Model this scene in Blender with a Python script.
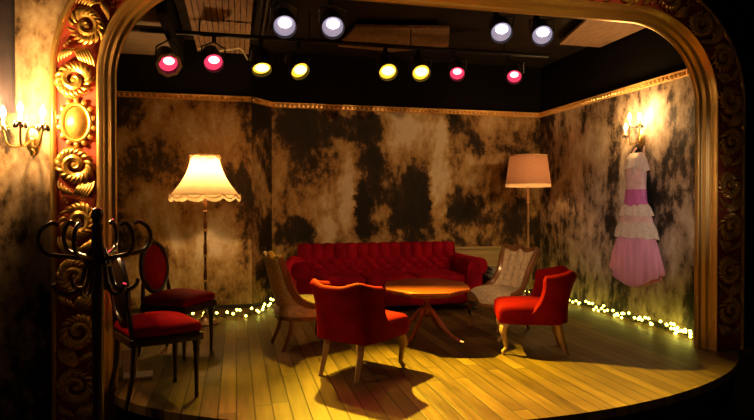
import bpy, bmesh, math, random
from mathutils import Vector, Matrix
PI = math.pi
rnd = random.Random(7)
sc = bpy.context.scene
for o in list(bpy.data.objects): bpy.data.objects.remove(o)
COL = sc.collection

# ------------------------------------------------------------------ camera
cd = bpy.data.cameras.new('camera'); cam = bpy.data.objects.new('camera', cd); COL.objects.link(cam)
cd.sensor_width = 36.0; cd.lens = 586/754*36; cd.clip_start = .05
YAW = math.atan(141/586)
cam.location = (0, 0, 1.3)
cam.rotation_euler = (PI/2 - math.atan(6/586), 0, -YAW)
sc.camera = cam

# ------------------------------------------------------------------ world, exposure, added fill spots
w = bpy.data.worlds.new('world'); sc.world = w; w.use_nodes = True
bg = w.node_tree.nodes['Background']; bg.inputs[0].default_value = (1, .62, .35, 1); bg.inputs[1].default_value = .010
sc.view_settings.view_transform = 'Standard'; sc.view_settings.look = 'None'
sc.view_settings.exposure = 0.0; sc.view_settings.gamma = 1.0
try: sc.view_settings.use_curve_mapping = False
except Exception: pass

AMBER = (1, .67, .03); REDL = (1, .04, .08); WARM = (1, .56, .20); WHITE = (.95, .88, 1)
P_AMBER = [330, 3700, 60, 50]
P_LAMP_L, P_LAMP_R = 74, 10
P_SCONCE_L, P_SCONCE_R = 115, 46
P_FILL = 760; P_FILL_DRESS = 1000

def light(name, kind, loc, energy, color, parent=None, radius=.05, aim=None, angle=None, blend=.4):
    d = bpy.data.lights.new(name, kind); d.energy = energy; d.color = color
    d.shadow_soft_size = radius
    if kind == 'SPOT':
        d.spot_size = math.radians(angle); d.spot_blend = blend
    o = bpy.data.objects.new(name, d); COL.objects.link(o); o.location = loc
    if aim is not None:
        o.rotation_euler = (Vector(aim) - Vector(loc)).to_track_quat('-Z', 'Y').to_euler()
    if parent is not None: o.parent = parent
    return o
# unseen fill spots added high behind the viewer; this one washes the walls
light('hall_fill_spot', 'SPOT', (3.0, -2.5, 3.4), P_FILL, (1, .54, .19), radius=.12, aim=(1.9, 7.8, 1.75), angle=27, blend=.8)
light('hall_fill_spot', 'SPOT', (-2.0, -2.0, 3.4), P_FILL_DRESS, (1, .78, .70), radius=.12, aim=(4.3, 5.6, 1.2), angle=11, blend=.9)  # unseen narrow spot added to brighten the dress

light('hall_fill_spot', 'SPOT', (-2.2, -2.0, 3.4), 900, (1, .60, .26), radius=.12, aim=(2.6, 5.4, .55), angle=10, blend=.9)  # unseen narrow spot added to brighten the chairs right of the table

# ------------------------------------------------------------------ materials
MATS = {}
def newmat(name):
    m = bpy.data.materials.new(name); m.use_nodes = True
    nt = m.node_tree; b = nt.nodes['Principled BSDF']; MATS[name] = m
    return m, nt, b
def N(nt, t, **kw):
    n = nt.nodes.new(t)
    for k, v in kw.items(): setattr(n, k, v)
    return n
def ramp(nt, stops, interp='LINEAR'):
    r = N(nt, 'ShaderNodeValToRGB'); e = r.color_ramp.elements; r.color_ramp.interpolation = interp
    while len(e) > 1: e.remove(e[-1])
    e[0].position = stops[0][0]; e[0].color = (*stops[0][1], 1)
    for p, c in stops[1:]:
        x = e.new(p); x.color = (*c, 1)
    return r
def simple(name, col, rough=.5, metal=0., var=.25, scale=12., bump=.0, sheen=0., sheencol=None, coat=0., stretch=(1, 1, 1), spec=.5):
    m, nt, b = newmat(name)
    tc = N(nt, 'ShaderNodeTexCoord'); mp = N(nt, 'ShaderNodeMapping'); mp.inputs['Scale'].default_value = stretch
    nz = N(nt, 'ShaderNodeTexNoise'); nz.inputs['Scale'].default_value = scale; nz.inputs['Detail'].default_value = 5
    nt.links.new(tc.outputs['Object'], mp.inputs[0]); nt.links.new(mp.outputs[0], nz.inputs['Vector'])
    lo = tuple(max(0, c*(1-var)) for c in col); hi = tuple(min(1, c*(1+var)) for c in col)
    r = ramp(nt, [(.3, lo), (.7, hi)]); nt.links.new(nz.outputs[0], r.inputs[0]); nt.links.new(r.outputs[0], b.inputs['Base Color'])
    b.inputs['Roughness'].default_value = rough; b.inputs['Metallic'].default_value = metal
    b.inputs['Specular IOR Level'].default_value = spec
    if sheen:
        b.inputs['Specular IOR Level'].default_value = .05 if col[0] > col[1]*4 else .25
        b.inputs['Sheen Weight'].default_value = sheen; b.inputs['Sheen Roughness'].default_value = .35
        b.inputs['Sheen Tint'].default_value = (*(sheencol or col), 1)
    if coat: b.inputs['Coat Weight'].default_value = coat; b.inputs['Coat Roughness'].default_value = .12
    if bump:
        bp = N(nt, 'ShaderNodeBump'); bp.inputs['Strength'].default_value = bump; bp.inputs['Distance'].default_value = .01
        nt.links.new(nz.outputs[0], bp.inputs['Height']); nt.links.new(bp.outputs[0], b.inputs['Normal'])
    return m
def glow(name, col, strength):
    m, nt, b = newmat(name)
    b.inputs['Base Color'].default_value = (*[c*.5 for c in col], 1)
    b.inputs['Emission Color'].default_value = (*col, 1); b.inputs['Emission Strength'].default_value = strength
    return m
def shade_cloth(name, col, trans):
    m, nt, b = newmat(name)
    tc = N(nt, 'ShaderNodeTexCoord'); nz = N(nt, 'ShaderNodeTexNoise'); nz.inputs['Scale'].default_value = 60
    nt.links.new(tc.outputs['Object'], nz.inputs['Vector'])
    r = ramp(nt, [(.3, tuple(c*.85 for c in col)), (.7, col)]); nt.links.new(nz.outputs[0], r.inputs[0])
    d = N(nt, 'ShaderNodeBsdfDiffuse'); t = N(nt, 'ShaderNodeBsdfTranslucent'); mx = N(nt, 'ShaderNodeMixShader')
    nt.links.new(r.outputs[0], d.inputs[0]); nt.links.new(r.outputs[0], t.inputs[0])
    mx.inputs[0].default_value = trans
    nt.links.new(d.outputs[0], mx.inputs[1]); nt.links.new(t.outputs[0], mx.inputs[2])
    nt.links.new(mx.outputs[0], nt.nodes['Material Output'].inputs[0])
    nt.nodes.remove(b)
    return m

def plaster(name, axis, blobs=(), scale=1.0, bias=0., seed=0., cool=0., streak=.30):
    """distressed paint: layers of pale plaster, ochre, brown and black with blotches that have their own places"""
    m, nt, b = newmat(name); L = nt.links.new
    g = N(nt, 'ShaderNodeNewGeometry')
    off = N(nt, 'ShaderNodeVectorMath', operation='ADD'); off.inputs[1].default_value = (seed, seed*1.7, seed*.6)
    L(g.outputs['Position'], off.inputs[0])
    def noise(sc_, st, det=7, rough=.62, dist=.0):
        mp = N(nt, 'ShaderNodeMapping'); mp.inputs['Scale'].default_value = st
        L(off.outputs[0], mp.inputs[0])
        n = N(nt, 'ShaderNodeTexNoise'); n.inputs['Scale'].default_value = sc_; n.inputs['Detail'].default_value = det
        n.inputs['Roughness'].default_value = rough; n.inputs['Distortion'].default_value = dist
        L(mp.outputs[0], n.inputs['Vector']); return n
    big = noise(1.5*scale, (1, 1, .75), dist=.6)
    drip = noise(2.6*scale, (1, 1, .16), 5)
    fine = noise(11, (1, 1, .6), 7, .72)
    def mth(op, a, b_, c=None):
        n = N(nt, 'ShaderNodeMath', operation=op)
        for i, v in enumerate((a, b_, c)):
            if v is None: continue
            if isinstance(v, (int, float)): n.inputs[i].default_value = v
            else: L(v, n.inputs[i])
        return n.outputs[0]
    v = mth('MULTIPLY_ADD', big.outputs[0], 1.0, bias)
    v = mth('ADD', v, mth('MULTIPLY_ADD', drip.outputs[0], streak, -streak/2))
    v = mth('ADD', v, mth('MULTIPLY_ADD', fine.outputs[0], .60, -.30))
    # warped position for the blobs
    wn = noise(5, (1, 1, 1), 4); wv = N(nt, 'ShaderNodeVectorMath', operation='MULTIPLY_ADD')
    wv.inputs[1].default_value = (.34, .34, .34); L(wn.outputs['Color'], wv.inputs[0]); L(g.outputs['Position'], wv.inputs[2])
    sb = N(nt, 'ShaderNodeVectorMath', operation='SUBTRACT'); sb.inputs[1].default_value = (.17, .17, .17); L(wv.outputs[0], sb.inputs[0])
    for (a, z, ra, rz, wgt) in blobs:
        s = N(nt, 'ShaderNodeVectorMath', operation='SUBTRACT'); s.inputs[1].default_value = ((a, 0, z) if axis == 'x' else (0, a, z))
        mu = N(nt, 'ShaderNodeVectorMath', operation='MULTIPLY'); mu.inputs[1].default_value = ((1/ra, 0, 1/rz) if axis == 'x' else (0, 1/ra, 1/rz))
        ln = N(nt, 'ShaderNodeVectorMath', operation='LENGTH'); L(sb.outputs[0], s.inputs[0]); L(s.outputs[0], mu.inputs[0]); L(mu.outputs[0], ln.inputs[0])
        mr = N(nt, 'ShaderNodeMapRange', interpolation_type='SMOOTHSTEP')
        mr.inputs['From Min'].default_value = 1.35; mr.inputs['From Max'].default_value = .55
        L(ln.outputs['Value'], mr.inputs['Value'])
        v = mth('MULTIPLY_ADD', mr.outputs[0], wgt, v)
    r = ramp(nt, [(.22, (.74, .64, .50)), (.33, (.58, .41, .22)), (.44, (.42, .26, .105)), (.50, (.27, .155, .06)), (.545, (.10, .056, .026)), (.60, (.032, .021, .013)), (.74, (.016, .013, .010))])
    L(v, r.inputs[0])
    if cool:
        mxx = N(nt, 'ShaderNodeMix', data_type='RGBA'); mxx.inputs['Factor'].default_value = cool
        hs = N(nt, 'ShaderNodeHueSaturation'); hs.inputs['Saturation'].default_value = .35; L(r.outputs[0], hs.inputs['Color'])
        L(r.outputs[0], mxx.inputs['A']); L(hs.outputs[0], mxx.inputs['B']); L(mxx.outputs['Result'], b.inputs['Base Color'])
    else: L(r.outputs[0], b.inputs['Base Color'])
    b.inputs['Roughness'].default_value = .6; b.inputs['Specular IOR Level'].default_value = .15
    bp = N(nt, 'ShaderNodeBump'); bp.inputs['Strength'].default_value = .25; bp.inputs['Distance'].default_value = .02
    L(v, bp.inputs['Height']); L(bp.outputs[0], b.inputs['Normal'])
    return m

def boards(name):
    m, nt, b = newmat(name); L = nt.links.new
    g = N(nt, 'ShaderNodeNewGeometry'); sp = N(nt, 'ShaderNodeSeparateXYZ'); L(g.outputs['Position'], sp.inputs[0])
    def mth(op, a, b_=None, c=None):
        n = N(nt, 'ShaderNodeMath', operation=op)
        for i, v in enumerate((a, b_, c)):
            if v is None: continue
            if isinstance(v, (int, float)): n.inputs[i].default_value = v
            else: L(v, n.inputs[i])
        return n.outputs[0]
    W = .112
    u = mth('DIVIDE', sp.outputs['X'], W); iu = mth('FLOOR', u); fu = mth('SUBTRACT', u, iu)
    wn = N(nt, 'ShaderNodeTexWhiteNoise', noise_dimensions='1D'); L(iu, wn.inputs['W'])
    vy = mth('MULTIPLY_ADD', wn.outputs['Value'], 2.7, mth('DIVIDE', sp.outputs['Y'], 2.4)); iy = mth('FLOOR', vy); fy = mth('SUBTRACT', vy, iy)
    cv = N(nt, 'ShaderNodeCombineXYZ'); L(iu, cv.inputs[0]); L(iy, cv.inputs[1])
    wn2 = N(nt, 'ShaderNodeTexWhiteNoise', noise_dimensions='2D'); L(cv.outputs[0], wn2.inputs['Vector'])
    mp = N(nt, 'ShaderNodeMapping'); mp.inputs['Scale'].default_value = (16, 1.2, 1); L(g.outputs['Position'], mp.inputs[0])
    ad = N(nt, 'ShaderNodeVectorMath', operation='MULTIPLY_ADD'); ad.inputs[1].default_value = (7, 7, 7); L(wn2.outputs['Color'], ad.inputs[0]); L(mp.outputs[0], ad.inputs[2])
    nz = N(nt, 'ShaderNodeTexNoise'); nz.inputs['Scale'].default_value = 1.6; nz.inputs['Detail'].default_value = 8; nz.inputs['Roughness'].default_value = .65; L(ad.outputs[0], nz.inputs['Vector'])
    wear = N(nt, 'ShaderNodeTexNoise'); wear.inputs['Scale'].default_value = 1.7; wear.inputs['Detail'].default_value = 5; L(g.outputs['Position'], wear.inputs['Vector'])
    val = mth('ADD', mth('MULTIPLY_ADD', wn2.outputs['Value'], .26, -.13), mth('ADD', mth('MULTIPLY', nz.outputs[0], .6), mth('MULTIPLY', wear.outputs[0], .4)))
    r = ramp(nt, [(.25, (.045, .026, .007)), (.5, (.135, .080, .021)), (.75, (.26, .16, .045))]); L(val, r.inputs[0])
    e1 = mth('MINIMUM', fu, mth('SUBTRACT', 1, fu)); e2 = mth('MULTIPLY', mth('MINIMUM', fy, mth('SUBTRACT', 1, fy)), 18)
    ed = mth('MINIMUM', e1, e2)
    mr = N(nt, 'ShaderNodeMapRange'); mr.inputs['From Min'].default_value = .012; mr.inputs['From Max'].default_value = .05; L(ed, mr.inputs['Value'])
    mx = N(nt, 'ShaderNodeMix', data_type='RGBA'); mx.inputs['A'].default_value = (.012, .007, .004, 1); L(mr.outputs[0], mx.inputs['Factor']); L(r.outputs[0], mx.inputs['B'])
    L(mx.outputs['Result'], b.inputs['Base Color'])
    L(mth('MULTIPLY_ADD', nz.outputs[0], .3, .32), b.inputs['Roughness']); b.inputs['Specular IOR Level'].default_value = .25
    bp = N(nt, 'ShaderNodeBump'); bp.inputs['Strength'].default_value = .35; bp.inputs['Distance'].default_value = .006
    L(mth('MULTIPLY_ADD', nz.outputs[0], .3, mr.outputs[0]), bp.inputs['Height']); L(bp.outputs[0], b.inputs['Normal'])
    return m

BL_C = [(.95, 2.33, .49, .26, .16), (1.62, 2.35, .40, .2, .14), (1.84, 1.95, .12, .16, .2), (1.69, 1.25, .10, .45, .3), (2.38, 1.33, .28, .58, .25),
        (.77, .92, .30, .18, .2), (3.36, 1.23, .36, .20, .12), (2.81, 1.60, .15, .9, -.22), (1.46, 1.45, .11, .68, -.2), (1.17, .91, .14, .2, -.26),
        (3.2, 1.73, .15, .24, -.14), (2.51, 2.26, .5, .3, -.1), (.97, 1.39, .27, .26, -.08), (3.95, 1.6, .2, .9, .08), (1.95, 1.0, .14, .3, -.1)]
BL_L = [(-1.0, 1.9, .3, .5, .10), (-.35, 2.3, .4, .25, -.12), (-.6, 1.1, .5, .35, -.12), (.1, 1.4, .12, 1.2, .12), (-.2, .9, .3, .3, -.10), (-1.25, 2.3, .2, .3, .1)]
BL_R = [(5.0, 2.0, .3, .8, .10), (6.5, 2.0, .35, .25, -.12), (6.1, 1.3, .12, .7, .10), (7.4, 1.4, .2, 1., -.05), (5.6, 2.35, .4, .2, -.1), (4.9, 1.0, .3, .6, -.04)]
plaster('plaster_back', 'x', BL_C, bias=-.005)
plaster('plaster_back_left', 'x', BL_L, bias=-.065, seed=3.1)
plaster('plaster_corner', 'x', (), bias=.10, seed=1.4)
plaster('plaster_right', 'y', BL_R, bias=-.02, seed=8.3, cool=.45, streak=.5)
plaster('plaster_hall', 'x', (), bias=.05, seed=5.2, cool=.2, streak=.6)
boards('stage_boards')
simple('black_paint', (.007, .006, .005), .8, spec=.08)
simple('hall_floor', (.02, .014, .01), .6)
simple('dark_ceiling', (.022, .015, .011), .8, spec=.1, var=.4, scale=3)
simple('beige_board', (.30, .21, .13), .7, var=.2, scale=5, stretch=(1, 6, 1))
simple('slat_wood', (.28, .165, .09), .6, var=.3, scale=6, stretch=(6, 1, 1))
simple('gold', (.74, .43, .095), .33, metal=.68, var=.18, scale=25, bump=.15)
simple('gold_smooth', (.66, .40, .11), .34, metal=.6, var=.06, scale=8)
simple('gold_trim', (.95, .56, .19), .32, metal=.3, var=.15, scale=20)
simple('red_bole', (.45, .065, .03), .6, var=.35, scale=14)
simple('red_velvet', (.20, .003, .005), .75, var=.25, scale=7, sheen=.12, sheencol=(1, .02, .02))
simple('crimson_velvet', (.32, .004, .022), .7, var=.3, scale=6, sheen=.2, sheencol=(1, .02, .05))
simple('red_seat', (.30, .006, .006), .7, var=.2, scale=9, sheen=.12, sheencol=(1, .02, .02))
simple('damask', (.68, .52, .36), .75, var=.25, scale=30, bump=.2, sheen=.2, sheencol=(1, .8, .6))
simple('walnut', (.21, .085, .032), .32, var=.35, scale=9, coat=.3, stretch=(1, 1, .3))
simple('dark_wood', (.030, .014, .009), .35, var=.3, scale=9, coat=.3)
simple('pale_wood', (.55, .34, .17), .42, var=.25, scale=9, coat=.2, stretch=(1, 1, .3))
simple('mahogany', (.30, .062, .010), .42, var=.3, scale=5, coat=.2, stretch=(1, 5, 1))
simple('brass', (.75, .5, .18), .3, metal=1.)
simple('bentwood', (.045, .018, .010), .28, var=.3, coat=.4)
simple('black_metal', (.015, .014, .014), .45, metal=.3)
simple('grey_metal', (.25, .22, .2), .35, metal=.8)
simple('pink_net', (.90, .40, .54), .85, var=.15, scale=18, sheen=.3, stretch=(1, 1, .15))
simple('pink_satin', (.88, .58, .52), .5, var=.15, scale=12)
simple('magenta_satin', (.70, .18, .46), .45, var=.15)
simple('cream_lace', (.85, .70, .55), .85, var=.2, scale=60)
simple('panel_wood', (.50, .36, .19), .5, var=.15, scale=6, stretch=(.3, 1, 4))
simple('dark_cloth', (.035, .04, .05), .85, var=.4)
simple('grey_cloth', (.20, .20, .19), .85, var=.4)
simple('drape', (.020, .012, .016), .9, var=.3)
simple('paper', (.9, .82, .62), .8, var=.05)
simple('cable', (.02, .03, .015), .6)
simple('candle_tube', (.8, .7, .5), .6)
shade_cloth('shade_cream', (.92, .72, .44), .52)
shade_cloth('fringe_cream', (.90, .70, .42), .45)
shade_cloth('shade_pink', (.58, .31, .20), .16)
glow('bulb_warm', (1, .68, .30), 30)
glow('bulb_hot', (1, .74, .40), 130)
glow('fairy', (.95, .86, .12), 10)
glow('lens_amber', (1, .56, .03), 1.6); glow('bulb_amber', (1, .85, .24), 4)
glow('lens_red', (1, .05, .13), 1.1); glow('bulb_red', (1, .42, .45), 4)
glow('lens_white', (.62, .55, .75), .5); glow('bulb_white', (1, .93, 1), 9)

# ------------------------------------------------------------------ mesh helpers
class MB:
    def __init__(s): s.v = []; s.f = []
    def add(s, vs, fs, xf=None):
        o = len(s.v)
        s.v += [tuple(xf(Vector(p))) if xf else tuple(p) for p in vs]
        s.f += [tuple(i+o for i in f) for f in fs]; return s
    def grid(s, fn, nu, nv, cu=False, cv=False, xf=None):
        vs = []; fs = []
        for i in range(nu if cu else nu+1):
            for j in range(nv if cv else nv+1): vs.append(fn(i/nu, j/nv))
        V = nv if cv else nv+1; U = nu if cu else nu+1
        for i in range(nu):
            for j in range(nv):
                a, b = i, (i+1) % U; c, d = j, (j+1) % V
                fs.append((a*V+c, b*V+c, b*V+d, a*V+d))
        return s.add(vs, fs, xf)
    def box(s, c, d, xf=None):
        x, y, z = c; a, b, e = d[0]/2, d[1]/2, d[2]/2
        vs = [(x+i*a, y+j*b, z+k*e) for i in (-1, 1) for j in (-1, 1) for k in (-1, 1)]
        return s.add(vs, [(0, 1, 3, 2), (4, 6, 7, 5), (0, 4, 5, 1), (2, 3, 7, 6), (0, 2, 6, 4), (1, 5, 7, 3)], xf)
    def rbox(s, c, d, r, n=6, dome=0., xf=None, shape=None):
        h = [k/2 for k in d]; r = min(r, *h); cache = {}; vs = []; fs = []
        def coord(i, hh):       # denser at the edges
            t = i/n; q = .5-.5*math.cos(PI*t); return -1+2*q
        def key(i, j, k):
            if (i, j, k) in cache: return cache[(i, j, k)]
            p = Vector((coord(i, 0)*h[0], coord(j, 1)*h[1], coord(k, 2)*h[2]))
            q = Vector(tuple(max(-hh+r, min(hh-r, t)) for t, hh in zip(p, h)))
            dv = p-q
            if dv.length > 1e-9: p = q+dv.normalized()*r
            if dome:
                fx = max(0, 1-(p.x/h[0])**2); fy = max(0, 1-(p.y/h[1])**2)
                if p.z > 0: p.z += dome*fx*fy
            if shape: p = shape(p)
            vs.append((c[0]+p.x, c[1]+p.y, c[2]+p.z)); cache[(i, j, k)] = len(vs)-1; return len(vs)-1
        for a in range(n):
            for b in range(n):
                for k in (0, n):
                    fs.append((key(a, b, k), key(a+1, b, k), key(a+1, b+1, k), key(a, b+1, k)))
                    fs.append((key(a, k, b), key(a+1, k, b), key(a+1, k, b+1), key(a, k, b+1)))
                    fs.append((key(k, a, b), key(k, a+1, b), key(k, a+1, b+1), key(k, a, b+1)))
        return s.add(vs, fs, xf)
    def lathe(s, prof, n=20, c=(0, 0, 0), sy=1., xf=None, cap=True):
        vs = []; fs = []; m = len(prof)
        for i in range(n):
            a = 2*PI*i/n
            for r, z in prof: vs.append((c[0]+r*math.cos(a), c[1]+r*math.sin(a)*sy, c[2]+z))
        for i in range(n):
            k = (i+1) % n
            for j in range(m-1): fs.append((i*m+j, k*m+j, k*m+j+1, i*m+j+1))
        if cap:
            fs.append(tuple(i*m for i in range(n))[::-1]); fs.append(tuple(i*m+m-1 for i in range(n)))
        return s.add(vs, fs, xf)
    def tube(s, pts, rad, n=8, closed=False, xf=None, flat=1., up=None):
        P = [Vector(p) for p in pts]; m = len(P)
        R = rad if isinstance(rad, (list, tuple)) else [rad]*m
        T = []
        for i in range(m):
            a = P[(i-1) % m] if (closed or i > 0) else P[i]; b = P[(i+1) % m] if (closed or i < m-1) else P[i]
            t = (b-a); T.append(t.normalized() if t.length > 1e-9 else Vector((0, 0, 1)))
        u = Vector(up) if up else (Vector((0, 0, 1)) if abs(T[0].z) < .9 else Vector((1, 0, 0)))
        vs = []; fs = []
        for i in range(m):
            if up: u = Vector(up)
            x = (u - T[i]*u.dot(T[i]))
            x = x.normalized() if x.length > 1e-6 else T[i].orthogonal().normalized()
            y = T[i].cross(x); u = x
            for k in range(n):
                a = 2*PI*k/n; vs.append(tuple(P[i]+x*(math.cos(a)*R[i]*flat)+y*(math.sin(a)*R[i])))
        for i in range(m if closed else m-1):
            j = (i+1) % m
            for k in range(n):
                q = (k+1) % n; fs.append((i*n+k, j*n+k, j*n+q, i*n+q))
        if not closed:
            fs.append(tuple(range(n))[::-1]); fs.append(tuple((m-1)*n+k for k in range(n)))
        return s.add(vs, fs, xf)
    def sphere(s, c, r, n=10, sc=(1, 1, 1), xf=None):
        m = max(4, n//2)
        prof = [(max(1e-4, math.sin(PI*j/m))*r, -math.cos(PI*j/m)*r) for j in range(m+1)]
        vs = []; fs = []
        for i in range(n):
            a = 2*PI*i/n
            for q, z in prof: vs.append((c[0]+q*math.cos(a)*sc[0], c[1]+q*math.sin(a)*sc[1], c[2]+z*sc[2]))
        M = m+1
        for i in range(n):
            k = (i+1) % n
            for j in range(m): fs.append((i*M+j, k*M+j, k*M+j+1, i*M+j+1))
        return s.add(vs, fs, xf)
    def prism(s, poly, z0, z1, bev=0., n=3, xf=None):
        """polygon (x, y) extruded in z with rounded rims"""
        cx = sum(p[0] for p in poly)/len(poly); cy = sum(p[1] for p in poly)/len(poly); m = len(poly)
        def ring(ins, z):
            out = []
            for x, y in poly:
                d = math.hypot(x-cx, y-cy); k = (d-ins)/d if d > 0 else 1
                out.append((cx+(x-cx)*k, cy+(y-cy)*k, z))
            return out
        rings = []
        if bev:
            for i in range(n+1):
                a = PI/2*i/n; rings.append(ring(bev*(1-math.sin(a)), z0+bev*(1-math.cos(a))))
            for i in range(n+1):
                a = PI/2*i/n; rings.append(ring(bev*(1-math.cos(a)), z1-bev*(1-math.sin(a))))
        else: rings = [ring(0, z0), ring(0, z1)]
        vs = [p for r in rings for p in r]; fs = []
        for i in range(len(rings)-1):
            for k in range(m): fs.append((i*m+k, i*m+(k+1) % m, (i+1)*m+(k+1) % m, (i+1)*m+k))
        fs.append(tuple(range(m))[::-1]); fs.append(tuple((len(rings)-1)*m+k for k in range(m)))
        return s.add(vs, fs, xf)
    def sweep(s, path, prof, closed=False):
        """path(i) -> function(off, depth) giving a point; prof: list of (off, depth)"""
        m = len(prof); vs = [fn(o, d) for fn in path for (o, d) in prof]; fs = []
        for i in range(len(path)-1):
            for j in range(m-1): fs.append((i*m+j, (i+1)*m+j, (i+1)*m+j+1, i*m+j+1))
            if closed: fs.append((i*m+m-1, (i+1)*m+m-1, (i+1)*m, i*m))
        return s.add(vs, fs)
    def build(s, name, mat, parent=None, smooth=True, sharp=40, label=None):
        me = bpy.data.meshes.new(name); me.from_pydata(s.v, [], s.f); me.update()
        bm = bmesh.new(); bm.from_mesh(me)
        bmesh.ops.remove_doubles(bm, verts=bm.verts, dist=1e-5)
        bmesh.ops.recalc_face_normals(bm, faces=bm.faces); bm.to_mesh(me); bm.free()
        if smooth:
            me.shade_smooth()
            try: me.set_sharp_from_angle(angle=math.radians(sharp))
            except Exception: pass
        me.materials.append(MATS[mat])
        o = bpy.data.objects.new(name, me); COL.objects.link(o)
        if parent is not None: o.parent = parent
        if label: o['label'] = label
        return o

def thing(name, label, cat, loc=(0, 0, 0), rz=0., group=None):
    o = bpy.data.objects.new(name, None); COL.objects.link(o); o.location = loc; o.rotation_euler = (0, 0, rz)
    o.empty_display_size = .1; o['label'] = label; o['category'] = cat
    if group: o['group'] = group
    return o
def tag(o, label, cat, group=None):
    o['label'] = label; o['category'] = cat
    if group: o['group'] = group
    return o
def struct(o): o['kind'] = 'structure'; return o
def dup(root, loc, rz, label, group=None):
    r = root.copy(); COL.objects.link(r); r.location = loc; r.rotation_euler = (0, 0, rz); r['label'] = label
    if group: r['group'] = group
    for ch in list(root.children):
        c = ch.copy(); COL.objects.link(c); c.parent = r
        for g in list(ch.children):
            d = g.copy(); COL.objects.link(d); d.parent = c
    return r
def face(dx, dy): return math.atan2(-dx, dy)          # turns local +Y to (dx, dy)
def smoothpts(pts, n=6, closed=False):
    P = [Vector(p) for p in pts]; out = []; m = len(P)
    for i in range(m if closed else m-1):
        a = P[(i-1) % m] if (closed or i > 0) else P[i]*2-P[i+1]
        b = P[i]; c = P[(i+1) % m]; d = P[(i+2) % m] if (closed or i < m-2) else P[i+1]*2-P[i]
        for k in range(n):
            t = k/n; out.append(.5*((2*b)+(-a+c)*t+(2*a-5*b+4*c-d)*t*t+(-a+3*b-3*c+d)*t**3))
    if not closed: out.append(P[-1])
    return out

# ------------------------------------------------------------------ structure: stage, walls, ceiling
YB, XR, YL = 7.84, 4.36, 7.50
ZT = 2.605
def stage_outline():
    pts = []
    n = 40
    for i in range(n+1):
        t = PI*i/n; c = math.cos(t); s_ = max(0, math.sin(t))**1.5
        a = 2.62 if c < 0 else 2.47
        pts.append((1.66-a*c if c < 0 else 1.66-a*c, 4.30-1.09*s_))
    return pts
OUT = stage_outline()
poly = OUT + [(4.62, 4.30), (4.62, 8.1), (-1.9, 8.1), (-1.9, 4.48), (-.82, 4.48)]
top = MB(); top.v = [(x, y, 0) for x, y in poly]; top.f = [tuple(range(len(poly)))]
top.v += [(x, y, -.06) for x, y in poly]; m_ = len(poly)
top.f += [tuple(m_+i for i in range(m_))[::-1]] + [(i, (i+1) % m_, m_+(i+1) % m_, m_+i) for i in range(m_)]
struct(top.build('floor', 'stage_boards', smooth=False))
fr = MB(); q = [(x, y+.04) for x, y in OUT]
fr.v = [(x, y, -.061) for x, y in q]+[(x, y, -.5) for x, y in q]; k = len(q)
fr.f = [(i, i+1, k+i+1, k+i) for i in range(k-1)]
fr.v += [(x, y+.04, -.061) for x, y in q]+[(x, y+.04, -.5) for x, y in q]
fr.f += [(2*k+i, 2*k+i+1, 3*k+i+1, 3*k+i) for i in range(k-1)]
struct(fr.build('wall_stage_front', 'black_paint'))
struct(MB().box((1.6, 1.5, -.55), (9, 9.4, .1)).build('floor_hall', 'hall_floor', smooth=False))
def wallseg(name, a, b, z0, z1, mat, th=.12):
    a = Vector((*a, 0)); b = Vector((*b, 0)); d = (b-a).normalized(); nrm = Vector((-d.y, d.x, 0))*th
    m = MB(); c = [a, b, b+nrm, a+nrm]
    m.v = [(p.x, p.y, z0) for p in c]+[(p.x, p.y, z1) for p in c]
    m.f = [(0, 1, 5, 4), (1, 2, 6, 5), (2, 3, 7, 6), (3, 0, 4, 7), (4, 5, 6, 7), (0, 3, 2, 1)]
    return struct(m.build(name, mat, smooth=False))
WP = [(-1.75, YL), (.19, YL), (.46, YB), (XR, YB), (XR, 4.46)]
wallseg('wall_back_left', WP[0], WP[1], 0, ZT, 'plaster_back_left')
wallseg('wall_back_corner', WP[1], WP[2], 0, ZT, 'plaster_corner')
wallseg('wall_back', WP[2], WP[3], 0, ZT, 'plaster_back')
wallseg('wall_right', WP[3], WP[4], 0, ZT, 'plaster_right')
wallseg('wall_left', (-1.75, 4.48), (-1.75, YL), 0, 3.4, 'black_paint')
ZC = 3.3
for i, nm in enumerate(('wall_upper_back_left', 'wall_upper_back_corner', 'wall_upper_back', 'wall_upper_right')):
    wallseg(nm, WP[i], WP[i+1], ZT, ZC, 'black_paint')
struct(MB().box((1.4, 6.2, ZC+.05), (6.6, 3.9, .1)).build('ceiling', 'dark_ceiling', smooth=False))

# gilt beaded cornice along the walls
def cornice(name, a, b):
    a = Vector((*a, 0)); b = Vector((*b, 0)); d = (b-a); L = d.length; d.normalize(); nr = Vector((d.y, -d.x, 0))
    m = MB()
    prof = [(-.01, -.035), (.014, -.035), (.022, -.029), (.014, -.020), (.016, .010), (.03, .016), (.034, .024), (.034, .032), (-.01, .032)]
    path = [(lambda o, z, p=p: tuple(p+nr*o+Vector((0, 0, ZT+z)))) for p in (a, b)]
    m.sweep(path, prof, closed=True)
    k = int(L/.06)
    for i in range(k):
        p = a+d*(L*(i+.5)/k)+nr*.018+Vector((0, 0, ZT-.004))
        m.sphere(p, .021, 8)
    return struct(m.build(name, 'gold_trim'))
for i in range(4): cornice('trim_%d' % (i+1), WP[i], WP[i+1])
for i, (a, b) in enumerate(zip(WP[:-1], WP[1:])):
    a = Vector((*a, 0)); b = Vector((*b, 0)); d = (b-a).normalized(); nr = Vector((d.y, -d.x, 0))
    m = MB(); m.v = [tuple(p+Vector((0, 0, z))) for p in (a, b, b+nr*.015, a+nr*.015) for z in (0.0, .05)]
    m.f = [(0, 2, 3, 1), (2, 4, 5, 3), (4, 6, 7, 5), (6, 0, 1, 7), (1, 3, 5, 7), (0, 6, 4, 2)]
    struct(m.build('baseboard_%s' % ('back_left', 'corner', 'back', 'right')[i], 'dark_wood', smooth=False))

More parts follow.
